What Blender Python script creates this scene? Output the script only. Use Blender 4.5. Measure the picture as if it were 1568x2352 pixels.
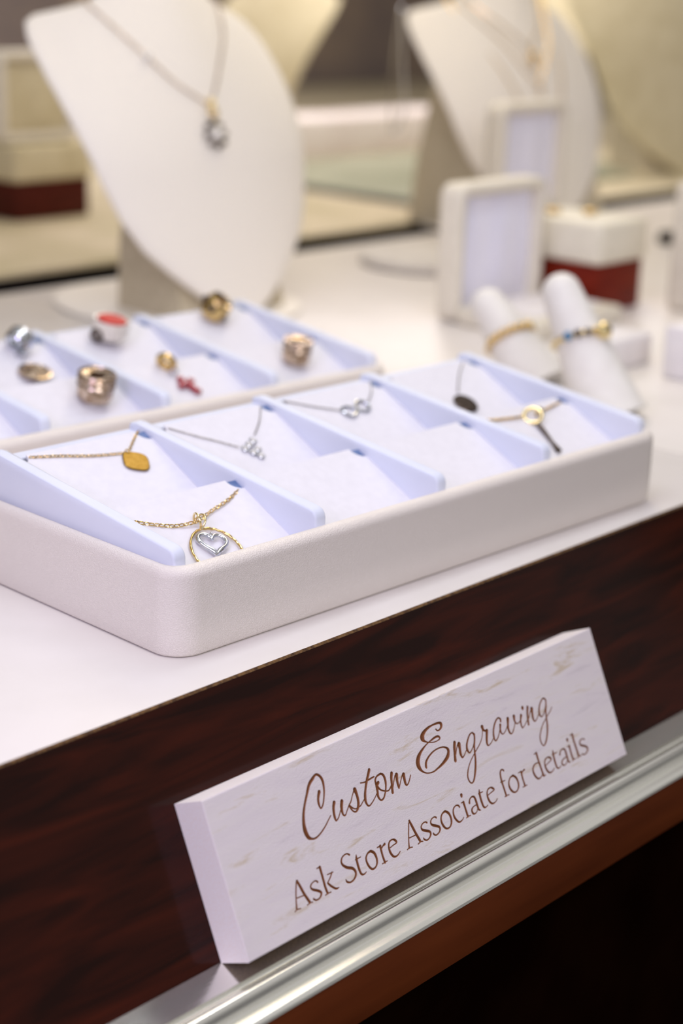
import bpy, bmesh, math, random
import numpy as np
from mathutils import Vector, Matrix
for o in list(bpy.data.objects): bpy.data.objects.remove(o)
sc = bpy.context.scene
C = sc.collection
U = 0.19            # metres per scene unit (one unit = height of the camera above the counter)
random.seed(7)

# ---------------------------------------------------------------- camera
cam_d = bpy.data.cameras.new('camera'); cam = bpy.data.objects.new('camera', cam_d); C.objects.link(cam)
rx = Vector((0.6764660745, -0.7358560020, 0.0301594815))
dn = Vector((-0.2067990991, -0.2290934290, -0.9511836458))
fw = Vector((0.7068435341, 0.6372065134, -0.3071482991))
m = Matrix((rx, -dn, -fw)).transposed().to_4x4(); m.translation = Vector((0, 0, 1*U))
cam.matrix_world = m
cam_d.sensor_fit = 'VERTICAL'; cam_d.sensor_height = 36.0; cam_d.lens = 3882.87/2352*36
cam_d.clip_start = 0.01; cam_d.clip_end = 50
cam_d.dof.use_dof = True; cam_d.dof.focus_distance = 2.60*U; cam_d.dof.aperture_fstop = 7.4
sc.camera = cam

# ---------------------------------------------------------------- light and exposure
sc.view_settings.view_transform = 'Standard'; sc.view_settings.look = 'None'
sc.view_settings.gamma = 1; sc.view_settings.use_curve_mapping = False
sc.view_settings.exposure = 0.0
def lin(c): return tuple((x/255/12.92 if x/255 <= 0.04045 else ((x/255+0.055)/1.055)**2.4) for x in c)
w = bpy.data.worlds.new('shop_light'); sc.world = w; w.use_nodes = True
w.node_tree.nodes['Background'].inputs[0].default_value = (*lin((255, 247, 242)), 1)
w.node_tree.nodes['Background'].inputs[1].default_value = 1.0
_tc = w.node_tree.nodes.new('ShaderNodeTexCoord'); _sp = w.node_tree.nodes.new('ShaderNodeSeparateXYZ'); _rp = w.node_tree.nodes.new('ShaderNodeValToRGB'); _mr = w.node_tree.nodes.new('ShaderNodeMapRange')
_mr.inputs['From Min'].default_value = -1; _mr.inputs['From Max'].default_value = 1
for (_p, _v) in ((0.30, 0.09), (0.47, 0.19), (0.60, 0.34), (0.80, 0.48)):
    _e = _rp.color_ramp.elements.new(_p); _e.color = (_v, _v*0.955, _v*0.925, 1)
_rp.color_ramp.elements[0].color = (0.08, 0.075, 0.072, 1); _rp.color_ramp.elements[-1].color = (0.52, 0.50, 0.485, 1)
w.node_tree.links.new(_tc.outputs['Generated'], _sp.inputs[0]); w.node_tree.links.new(_sp.outputs['Z'], _mr.inputs['Value'])
w.node_tree.links.new(_mr.outputs['Result'], _rp.inputs['Fac']); w.node_tree.links.new(_rp.outputs['Color'], w.node_tree.nodes['Background'].inputs[0])
def area(name, loc, target, sx, sy, power, col):
    d = bpy.data.lights.new(name, 'AREA'); d.shape = 'RECTANGLE'; d.size = sx*U; d.size_y = sy*U
    d.energy = power; d.color = lin(col)[:3]
    o = bpy.data.objects.new(name, d); C.objects.link(o); o.location = Vector(loc)*U
    o.rotation_euler = (Vector(target)-Vector(loc)).to_track_quat('-Z', 'Y').to_euler()
    return o
# strip lamps of the display case (cool above the front, warm above the back) and lavender light from the left, then added fills
area('case_lamp', (2.0, 2.1, 2.6), (2.0, 1.9, 0), 3.0, 0.5, 1.08, (244, 248, 255))
area('case_lamp', (5.2, 4.3, 3.2), (4.9, 4.6, 0), 5.0, 0.8, 2.0, (255, 236, 200))
area('shop_fill', (-0.9, 0.9, 1.7), (1.7, 1.7, 0), 1.2, 1.2, 1.6, (222, 210, 255))
area('shop_fill', (0.6, -2.2, 3.0), (2.0, 1.5, -0.2), 2.0, 2.0, 2.9, (250, 246, 255))  # added unseen fill from the front, brightens sign and tray wall
area('back_fill', (7.5, 7.0, 2.8), (7.0, 6.6, 0), 5.0, 0.8, 4.4, (255, 246, 244))  # added fill, brightens the pink slab and the far background

# ---------------------------------------------------------------- materials
def mat(name, col, rough=0.6, metal=0.0, coat=0.0, spec=0.5, sheen=0.0):
    m = bpy.data.materials.new(name); m.use_nodes = True
    b = m.node_tree.nodes['Principled BSDF']
    b.inputs['Base Color'].default_value = (*lin(col), 1); b.inputs['Roughness'].default_value = rough
    b.inputs['Metallic'].default_value = metal; b.inputs['Coat Weight'].default_value = coat
    b.inputs['Specular IOR Level'].default_value = spec; b.inputs['Sheen Weight'].default_value = sheen
    return m
def N(m, t, **kw):
    n = m.node_tree.nodes.new(t)
    for k, v in kw.items(): setattr(n, k, v)
    return n
def L(m, a, b): m.node_tree.links.new(a, b)
def B(m): return m.node_tree.nodes['Principled BSDF']
def coords(m, scale):
    tc = N(m, 'ShaderNodeTexCoord'); mp = N(m, 'ShaderNodeMapping'); mp.inputs['Scale'].default_value = scale
    L(m, tc.outputs['Object'], mp.inputs['Vector']); return mp.outputs['Vector']
def bump(m, tex_out, dist, strength=1.0):
    b = N(m, 'ShaderNodeBump'); b.inputs['Distance'].default_value = dist; b.inputs['Strength'].default_value = strength
    L(m, tex_out, b.inputs['Height']); L(m, b.outputs['Normal'], B(m).inputs['Normal']); return b
def mottled(m, c1, c2, scale, detail=4, lo=0.35, hi=0.65):
    n = N(m, 'ShaderNodeTexNoise'); n.inputs['Scale'].default_value = 1; n.inputs['Detail'].default_value = detail
    L(m, coords(m, scale), n.inputs['Vector'])
    r = N(m, 'ShaderNodeValToRGB'); r.color_ramp.elements[0].position = lo; r.color_ramp.elements[1].position = hi
    r.color_ramp.elements[0].color = (*lin(c1), 1); r.color_ramp.elements[1].color = (*lin(c2), 1)
    L(m, n.outputs['Fac'], r.inputs['Fac']); L(m, r.outputs['Color'], B(m).inputs['Base Color']); return n

M = {}
# pebbled white leatherette of the trays
def leather(name, col):
    m = mat(name, col, 0.42, spec=0.4)
    v = N(m, 'ShaderNodeTexVoronoi', feature='DISTANCE_TO_EDGE'); v.inputs['Scale'].default_value = 1
    wn = N(m, 'ShaderNodeTexNoise'); wn.inputs['Scale'].default_value = 1; wn.inputs['Detail'].default_value = 3
    L(m, coords(m, (700, 700, 1100)), wn.inputs['Vector'])
    add = N(m, 'ShaderNodeVectorMath', operation='MULTIPLY_ADD'); add.inputs[1].default_value = (0.9, 0.9, 0.9)
    L(m, wn.outputs['Color'], add.inputs[0]); L(m, coords(m, (1300, 1300, 2000)), add.inputs[2]); L(m, add.outputs[0], v.inputs['Vector'])
    mr = N(m, 'ShaderNodeMapRange'); mr.inputs['From Max'].default_value = 0.22; L(m, v.outputs['Distance'], mr.inputs['Value'])
    bump(m, mr.outputs['Result'], 0.00012, 0.6); return m
M['leather'] = leather('white_leatherette', (227, 219, 211))
M['insert'] = mat('pale_blue_insert', (219, 223, 240), 0.6, sheen=0.2)
mottled(M['insert'], (212, 217, 234), (218, 222, 237), (120, 25, 60))
M['slot'] = mat('slate_blue_notch_shade', (96, 118, 160), 0.9); mottled(M['slot'], (84, 106, 150), (112, 132, 172), (300, 300, 300))  # slate blue stands in for the shaded hollow of the notch
M['card'] = mat('white_card', (240, 237, 243), 0.75)
mottled(M['card'], (221, 219, 226), (225, 223, 230), (300, 300, 300))
M['bust'] = leather('bust_leatherette', (246, 240, 231))
M['olive_beige'] = mat('olive_beige_tone', (190, 178, 142), 0.8); mottled(M['olive_beige'], (200, 188, 154), (211, 200, 168), (60, 60, 60))  # olive-beige base, darker than the white busts
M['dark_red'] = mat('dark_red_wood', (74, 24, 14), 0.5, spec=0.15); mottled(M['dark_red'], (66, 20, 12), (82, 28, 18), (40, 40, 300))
M['grey_pad'] = mat('grey_pad_cloth', (206, 200, 194), 0.7); mottled(M['grey_pad'], (202, 196, 190), (210, 205, 199), (90, 90, 90))
M['pearl'] = mat('cream_glaze', (232, 224, 212), 0.2, coat=0.5); mottled(M['pearl'], (228, 219, 206), (238, 230, 219), (300, 300, 300))
M['bust_side'] = mat('bust_side_cloth', (204, 190, 168), 0.8); mottled(M['bust_side'], (188, 176, 150), (200, 188, 163), (200, 200, 200))
M['gold'] = mat('gold', (236, 188, 92), 0.16, 1.0); mottled(M['gold'], (208, 174, 108), (226, 198, 140), (900, 900, 900))
M['satin_gold'] = mat('satin_gold', (150, 118, 50), 0.42, 1.0); mottled(M['satin_gold'], (142, 110, 44), (160, 128, 62), (900, 900, 900))
M['pale_gold'] = mat('pale_gold', (246, 214, 140), 0.14, 1.0); mottled(M['pale_gold'], (232, 208, 150), (244, 226, 176), (900, 900, 900))
M['silver'] = mat('silver', (226, 226, 230), 0.12, 1.0); mottled(M['silver'], (190, 194, 202), (222, 224, 228), (900, 900, 900))
M['steel'] = mat('fine_chain_silver', (160, 156, 156), 0.3, 1.0); mottled(M['steel'], (140, 136, 136), (176, 172, 172), (900, 900, 900))
M['warm_silver'] = mat('warm_silver', (206, 182, 158), 0.22, 1.0); mottled(M['warm_silver'], (150, 122, 92), (226, 208, 190), (500, 500, 500))
M['dark_metal'] = mat('dark_metal', (92, 80, 72), 0.3, 1.0); mottled(M['dark_metal'], (70, 60, 54), (112, 98, 88), (600, 600, 600))
M['red'] = mat('red_enamel', (190, 22, 16), 0.2, coat=0.6); M['red'].node_tree.nodes['Principled BSDF'].inputs['Coat Weight'].default_value = 0; M['red'].node_tree.nodes['Principled BSDF'].inputs['Roughness'].default_value = 0.5; mottled(M['red'], (178, 16, 12), (200, 28, 20), (300, 300, 300))
M['ruby'] = mat('ruby_stone', (150, 12, 40), 0.12, coat=0.6); mottled(M['ruby'], (130, 8, 30), (170, 20, 50), (500, 500, 500))
M['blue_stone'] = mat('blue_stone', (40, 120, 170), 0.1, coat=0.6); mottled(M['blue_stone'], (20, 90, 140), (60, 140, 190), (700, 700, 700))
M['clear_stone'] = mat('clear_stone', (236, 232, 226), 0.06, 0.35); mottled(M['clear_stone'], (220, 216, 212), (250, 248, 244), (900, 900, 900))
M['satin'] = mat('lavender_satin', (214, 212, 236), 0.5, sheen=0.3); bn = mottled(M['satin'], (234, 233, 250), (242, 241, 254), (60, 60, 6)); bump(M['satin'], bn.outputs['Fac'], 0.002, 0.4)
M['box_shell'] = mat('cream_box_shell', (226, 219, 204), 0.5); mottled(M['box_shell'], (222, 215, 200), (230, 223, 208), (200, 200, 200))
M['box_top'] = mat('cream_box_lid', (228, 222, 204), 0.45); mottled(M['box_top'], (224, 218, 200), (232, 226, 209), (200, 200, 200))
M['red_wood'] = mat('red_wood', (104, 30, 18), 0.45, spec=0.15); mottled(M['red_wood'], (96, 20, 8), (120, 34, 14), (40, 40, 300))
M['white_block'] = mat('white_display_block', (234, 230, 232), 0.5); mottled(M['white_block'], (231, 227, 230), (237, 233, 235), (150, 150, 150))
M['finger'] = mat('white_finger_cone', (240, 236, 230), 0.6); mottled(M['finger'], (230, 226, 221), (235, 232, 227), (150, 150, 150))
M['counter'] = mat('white_counter_top', (236, 229, 222), 0.32, spec=0.4); mottled(M['counter'], (222, 216, 211), (227, 221, 217), (30, 30, 30))
M['core'] = mat('particle_board_core', (120, 86, 48), 0.9); mottled(M['core'], (66, 42, 20), (122, 90, 50), (900, 900, 900))
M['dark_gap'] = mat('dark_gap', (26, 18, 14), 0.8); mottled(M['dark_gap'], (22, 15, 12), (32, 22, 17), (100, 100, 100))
M['back_cloth'] = mat('beige_back_counter', (206, 192, 162), 0.7); mottled(M['back_cloth'], (198, 186, 152), (214, 200, 172), (12, 12, 12))
M['cream_pad'] = mat('cream_pad', (222, 206, 176), 0.7); mottled(M['cream_pad'], (188, 176, 142), (212, 198, 172), (14, 14, 14))
M['pink_slab'] = mat('pink_white_slab', (238, 222, 216), 0.5); mottled(M['pink_slab'], (244, 232, 230), (250, 240, 238), (20, 20, 20))
M['green_slab'] = mat('green_grey_slab', (176, 182, 152), 0.4); mottled(M['green_slab'], (152, 154, 130), (170, 172, 150), (14, 14, 14))
M['back_wall'] = mat('brown_back_wall', (96, 86, 78), 0.7); mottled(M['back_wall'], (104, 98, 108), (176, 156, 134), (4, 4, 4), 3, 0.3, 0.7)
# dark mahogany fascia: long grain, glossy
m = mat('mahogany_laminate', (54, 22, 10), 0.14, spec=0.20); M['mahogany'] = m
n1 = N(m, 'ShaderNodeTexNoise'); n1.inputs['Scale'].default_value = 1; n1.inputs['Detail'].default_value = 8; n1.inputs['Distortion'].default_value = 1.2
L(m, coords(m, (14, 120, 120)), n1.inputs['Vector'])
r = N(m, 'ShaderNodeValToRGB'); e = r.color_ramp.elements
e[0].position = 0.34; e[0].color = (*lin((26, 5, 2)), 1); e[1].position = 0.72; e[1].color = (*lin((58, 17, 5)), 1)
L(m, n1.outputs['Fac'], r.inputs['Fac']); L(m, r.outputs['Color'], B(m).inputs['Base Color'])
m = mat('brown_base_board', (88, 40, 14), 0.6, spec=0.12); M['base_board'] = m; mottled(m, (78, 34, 12), (98, 46, 18), (10, 80, 80))
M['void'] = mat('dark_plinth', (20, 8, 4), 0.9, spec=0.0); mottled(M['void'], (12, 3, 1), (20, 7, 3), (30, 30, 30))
# aluminium rail, brushed lengthwise
m = mat('polished_aluminium', (226, 225, 214), 0.17, 0.95); M['alu'] = m; m.node_tree.nodes['Principled BSDF'].inputs['Metallic'].default_value = 0.92; m.node_tree.nodes['Principled BSDF'].inputs['Base Color'].default_value = (0.9, 0.9, 0.84, 1)
n1 = N(m, 'ShaderNodeTexNoise'); n1.inputs['Scale'].default_value = 1; n1.inputs['Detail'].default_value = 6
L(m, coords(m, (20, 1500, 1500)), n1.inputs['Vector']); bump(m, n1.outputs['Fac'], 0.00004, 0.5)
# whitewashed wood sign: streaks of tan and grey, small pits, brown burnt letters from the groove depth
m = mat('whitewashed_wood', (214, 204, 206), 0.75, spec=0.3); M['sign_face'] = m
mp = coords(m, (34, 260, 260))
n1 = N(m, 'ShaderNodeTexNoise'); n1.inputs['Scale'].default_value = 1; n1.inputs['Detail'].default_value = 7; n1.inputs['Roughness'].default_value = 0.65; n1.inputs['Distortion'].default_value = 0.7
L(m, mp, n1.inputs['Vector'])
r = N(m, 'ShaderNodeValToRGB'); e = r.color_ramp.elements
e[0].position = 0.30; e[0].color = (*lin((196, 180, 158)), 1); e[1].position = 0.43; e[1].color = (*lin((219, 211, 211)), 1)
x = e.new(0.62); x.color = (*lin((216, 207, 210)), 1); x = e.new(0.78); x.color = (*lin((188, 180, 182)), 1)
L(m, n1.outputs['Fac'], r.inputs['Fac'])
at = N(m, 'ShaderNodeAttribute'); at.attribute_name = 'groove'
mx = N(m, 'ShaderNodeMix', data_type='RGBA'); L(m, at.outputs['Fac'], mx.inputs['Factor']); L(m, r.outputs['Color'], mx.inputs['A'])
n3 = N(m, 'ShaderNodeTexNoise'); n3.inputs['Scale'].default_value = 900
r3 = N(m, 'ShaderNodeValToRGB'); r3.color_ramp.elements[0].color = (*lin((78, 38, 16)), 1); r3.color_ramp.elements[1].color = (*lin((158, 98, 52)), 1)
r3.color_ramp.elements[0].position = 0.35; r3.color_ramp.elements[1].position = 0.7
L(m, n3.outputs['Fac'], r3.inputs['Fac']); L(m, r3.outputs['Color'], mx.inputs['B']); L(m, mx.outputs['Result'], B(m).inputs['Base Color'])
n2 = N(m, 'ShaderNodeTexNoise'); n2.inputs['Scale'].default_value = 1; n2.inputs['Detail'].default_value = 4
L(m, coords(m, (1400, 2600, 2600)), n2.inputs['Vector']); bump(m, n2.outputs['Fac'], 0.00018, 0.5)
m = mat('sign_board_edge', (216, 200, 206), 0.85, spec=0.2); M['sign_edge'] = m; M['under_shade'] = mat('brown_under_shade', (104, 76, 52), 0.9); mottled(M['under_shade'], (92, 66, 44), (118, 88, 62), (1500, 1500, 1500)); mottled(m, (243, 228, 220), (246, 240, 238), (3200, 3200, 2600), 3, 0.35, 0.6)  # sign underside and back coloured brown to darken the ledge's reflection

# ---------------------------------------------------------------- mesh helpers (all coordinates in scene units, scaled by U on linking)
def link(name, bm, m, parent=None, smooth=True, origin=None, angle=38):
    org = Vector(origin) if origin is not None else Vector((0, 0, 0))
    for v in bm.verts: v.co = (v.co - org)*U
    bmesh.ops.recalc_face_normals(bm, faces=bm.faces[:])
    me = bpy.data.meshes.new(name); bm.to_mesh(me); bm.free()
    ms = m if isinstance(m, (list, tuple)) else [m]
    for q in ms: me.materials.append(q)
    if smooth: me.shade_smooth(); me.set_sharp_from_angle(angle=math.radians(angle))
    o = bpy.data.objects.new(name, me); C.objects.link(o)
    if parent is not None:
        o.parent = parent; o.location = org*U - parent_world(parent)
    else: o.location = org*U
    return o
def parent_world(p):
    v = Vector(p.location)
    while p.parent: p = p.parent; v += Vector(p.location)
    return v
def tag(o, label=None, cat=None, group=None, kind=None):
    if label: o['label'] = label
    if cat: o['category'] = cat
    if group: o['group'] = group
    if kind: o['kind'] = kind
    return o
def thing(name, loc, label, cat, group=None):
    o = bpy.data.objects.new(name, None); C.objects.link(o); o.location = Vector(loc)*U; o.empty_display_size = 0.01
    return tag(o, label, cat, group)
def struct(name, bm, m, **k):
    return tag(link(name, bm, m, **k), kind='structure')
def copy_tree(o, parent=None):
    c = o.copy(); C.objects.link(c); c.parent = parent
    for ch in [q for q in bpy.data.objects if q.parent == o and q != c]: copy_tree(ch, c)
    return c
def box(bm, lo, hi, bev=0.0, seg=3, mi=0):
    vs = [bm.verts.new((x, y, z)) for x in (lo[0], hi[0]) for y in (lo[1], hi[1]) for z in (lo[2], hi[2])]
    fs = [bm.faces.new([vs[i] for i in q]) for q in ((0, 1, 3, 2), (4, 6, 7, 5), (0, 4, 5, 1), (2, 3, 7, 6), (0, 2, 6, 4), (1, 5, 7, 3))]
    for f in fs: f.material_index = mi
    if bev > 0:
        es = list({e for f in fs for e in f.edges})
        bmesh.ops.bevel(bm, geom=es, offset=bev, segments=seg, profile=0.5, affect='EDGES')
    return vs
def extrude_x(bm, prof, x0, x1, bev=0.0, seg=3):
    """closed profile of (y,z) points extruded from x0 to x1"""
    a = [bm.verts.new((x0, y, z)) for y, z in prof]; b = [bm.verts.new((x1, y, z)) for y, z in prof]
    n = len(prof); fs = [bm.faces.new(a), bm.faces.new(b[::-1])]
    for i in range(n): fs.append(bm.faces.new((a[i], b[i], b[(i+1) % n], a[(i+1) % n])))
    if bev > 0:
        bmesh.ops.bevel(bm, geom=list({e for f in fs[:2] for e in f.edges}), offset=bev, segments=seg, profile=0.5, affect='EDGES')
def frame_axes(d):
    d = d.normalized(); u = d.cross(Vector((0, 0, 1)))
    if u.length < 1e-3: u = d.cross(Vector((0, 1, 0)))
    u.normalize(); return u, d.cross(u).normalized()
def tube(bm, pts, r, seg=8, closed=False):
    pts = [Vector(p) for p in pts]; n = len(pts); rings = []
    rr = r if isinstance(r, (list, tuple)) else [r]*n
    pu = None
    for i, p in enumerate(pts):
        if closed: d = pts[(i+1) % n]-pts[i-1]
        else: d = pts[min(i+1, n-1)]-pts[max(i-1, 0)]
        d.normalize()
        if pu is None: u, v = frame_axes(d)
        else:
            u = (pu - d*pu.dot(d)); u.normalize(); v = d.cross(u)
        pu = u
        rings.append([bm.verts.new(p+(u*math.cos(2*math.pi*k/seg)+v*math.sin(2*math.pi*k/seg))*rr[i]) for k in range(seg)])
    m_ = n if closed else n-1
    for i in range(m_):
        a, b = rings[i], rings[(i+1) % n]
        off = 0
        if closed and i == n-1:
            off = min(range(seg), key=lambda q: (a[0].co-b[q].co).length)
        for k in range(seg): bm.faces.new((a[k], a[(k+1) % seg], b[(k+1+off) % seg], b[(k+off) % seg]))
    if not closed:
        bm.faces.new(rings[0][::-1]); bm.faces.new(rings[-1])
def lathe(bm, prof, origin, axis, seg=32, closed_prof=False):
    """(radius, height) profile round an axis"""
    o = Vector(origin); ax = Vector(axis).normalized(); u, v = frame_axes(ax); rings = []
    for r_, h in prof:
        if r_ < 1e-6: rings.append([bm.verts.new(o+ax*h)])
        else: rings.append([bm.verts.new(o+ax*h+(u*math.cos(2*math.pi*k/seg)+v*math.sin(2*math.pi*k/seg))*r_) for k in range(seg)])
    n = len(rings)
    for i in range(n if closed_prof else n-1):
        a, b = rings[i], rings[(i+1) % n]
        for k in range(seg):
            k2 = (k+1) % seg
            if len(a) == 1 and len(b) == 1: continue
            if len(a) == 1: bm.faces.new((a[0], b[k2], b[k]))
            elif len(b) == 1: bm.faces.new((a[k], a[k2], b[0]))
            else: bm.faces.new((a[k], a[k2], b[k2], b[k]))
def sphere(bm, c, r, seg=16): 
    lathe(bm, [(r*math.sin(math.pi*i/10), -r*math.cos(math.pi*i/10)) for i in range(11)], c, (0, 0, 1), seg)
def smooth_path(pts, k=6):
    pts = [Vector(p) for p in pts]; out = []
    for i in range(len(pts)-1):
        p0 = pts[max(i-1, 0)]; p1 = pts[i]; p2 = pts[i+1]; p3 = pts[min(i+2, len(pts)-1)]
        for j in range(k):
            t = j/k
            out.append(0.5*((2*p1)+(p2-p0)*t+(2*p0-5*p1+4*p2-p3)*t*t+(3*p1-p0-3*p2+p3)*t**3))
    out.append(pts[-1]); return out
def chain_links(bm, pts, ll, ww, wire, up=Vector((0, 0, 1))):
    """cable chain: oval links set alternately flat and upright along a path"""
    P = smooth_path(pts, 12); d = [0]
    for a, b in zip(P, P[1:]): d.append(d[-1]+(b-a).length)
    pitch = ll-2.2*wire; n = max(1, int(d[-1]/pitch))
    j = 0
    for i in range(n):
        s = (i+0.5)*d[-1]/n
        while j < len(d)-2 and d[j+1] < s: j += 1
        t = (s-d[j])/max(1e-9, d[j+1]-d[j]); c = P[j].lerp(P[j+1], t); tx = (P[j+1]-P[j]).normalized()
        sd = up.cross(tx).normalized(); nn = tx.cross(sd).normalized()
        roll = math.radians((20 if i % 2 else 75)+random.uniform(-8, 8))
        w_ = sd*math.cos(roll)+nn*math.sin(roll)
        ring = []
        a_ = ll/2-wire; b_ = ww/2-wire
        for q in range(12):
            th = 2*math.pi*q/12
            ring.append(c+tx*(a_*math.copysign(abs(math.cos(th))**0.7, math.cos(th)))+w_*(b_*math.copysign(abs(math.sin(th))**0.8, math.sin(th))))
        tube(bm, ring, wire, 6, closed=True)
def torus(bm, c, axis, R, r, seg=32, s2=10, sx=1.0):
    ax = Vector(axis).normalized(); u, v = frame_axes(ax)
    tube(bm, [Vector(c)+(u*math.cos(2*math.pi*k/seg)*sx+v*math.sin(2*math.pi*k/seg))*R for k in range(seg)], r, s2, closed=True)

# ---------------------------------------------------------------- the shop shell
bm = bmesh.new(); box(bm, (-6, -6, -5.3), (16, 14, -5.2)); struct('floor', bm, M['void'], smooth=False)
bm = bmesh.new(); box(bm, (-6, 10.6, -5.2), (16, 10.8, 7)); struct('wall_back', bm, M['back_wall'], smooth=False)
bm = bmesh.new(); box(bm, (13.6, -6, -5.2), (13.8, 10.6, 7)); struct('wall_right', bm, M['back_wall'], smooth=False)

# ---------------------------------------------------------------- display counter with slanted fascia and rail
case = thing('display_counter', (2.4, 1.7, -5.2), 'white topped display counter with slanted dark mahogany fascia and metal rail below it', 'display counter')
X0, X1 = -1.2, 9.0
for a, b in ((X0, 3.1585), (3.1615, X1)):
    bm = bmesh.new(); box(bm, (a, 1.6515, -0.09), (b, 4.272, 0.0), 0.0012, 2); link('counter_top', bm, M['counter'], case)
ky = 0.464
def fy(z): return 1.6515+ky*z
bm = bmesh.new(); extrude_x(bm, [(fy(-0.0042), -0.0042), (fy(-0.338), -0.338), (fy(-0.338)+0.05, -0.338), (fy(-0.091)+0.05, -0.091), (fy(-0.0042)-0.001+0.002, -0.0042)], X0, X1)
fas = link('fascia_panel', bm, M['mahogany'], case, smooth=False)
bm = bmesh.new(); extrude_x(bm, [(fy(0), -0.0005), (fy(-0.0042)-0.0008, -0.0042), (fy(-0.0042)+0.0015, -0.0042), (1.6530, -0.0005)], X0, X1)
tag(link('board_edge', bm, M['core'], fas, smooth=False), 'thin strip of bare tan board core')
bm = bmesh.new()
def arc(cy, cz, r_, a0, a1, n=8): return [(cy+r_*math.cos(math.radians(a0+(a1-a0)*i/n)), cz+r_*math.sin(math.radians(a0+(a1-a0)*i/n))) for i in range(n+1)]
prof = [(1.54, -0.338), (1.440, -0.338), (1.4385, -0.343), (1.4350, -0.343)]
prof += [(1.4340, -0.3375), (1.4315, -0.3360), (1.4290, -0.3375), (1.4275, -0.3415), (1.4245, -0.3415)]
prof += arc(1.4150, -0.3425, 0.0090, 20, 150, 9)
prof += [(1.4055, -0.3420), (1.4050, -0.3560), (1.4030, -0.3575)]
prof += [(1.3860, -0.3590), (1.3810, -0.3600), (1.3775, -0.3625), (1.3760, -0.3665), (1.3790, -0.3680), (1.4000, -0.3680), (1.4000, -0.400), (1.54, -0.400)]
extrude_x(bm, prof, X0, X1); link('rail', bm, M['alu'], case, angle=30)
bm = bmesh.new(); box(bm, (X0, 1.3775, -0.462), (X1, 1.398, -0.3690), 0.001, 2); link('base_board', bm, M['base_board'], case)
bm = bmesh.new(); box(bm, (X0, 1.47, -5.2), (X1, 4.28, -0.463)); link('plinth', bm, M['void'], case, smooth=False)

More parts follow.
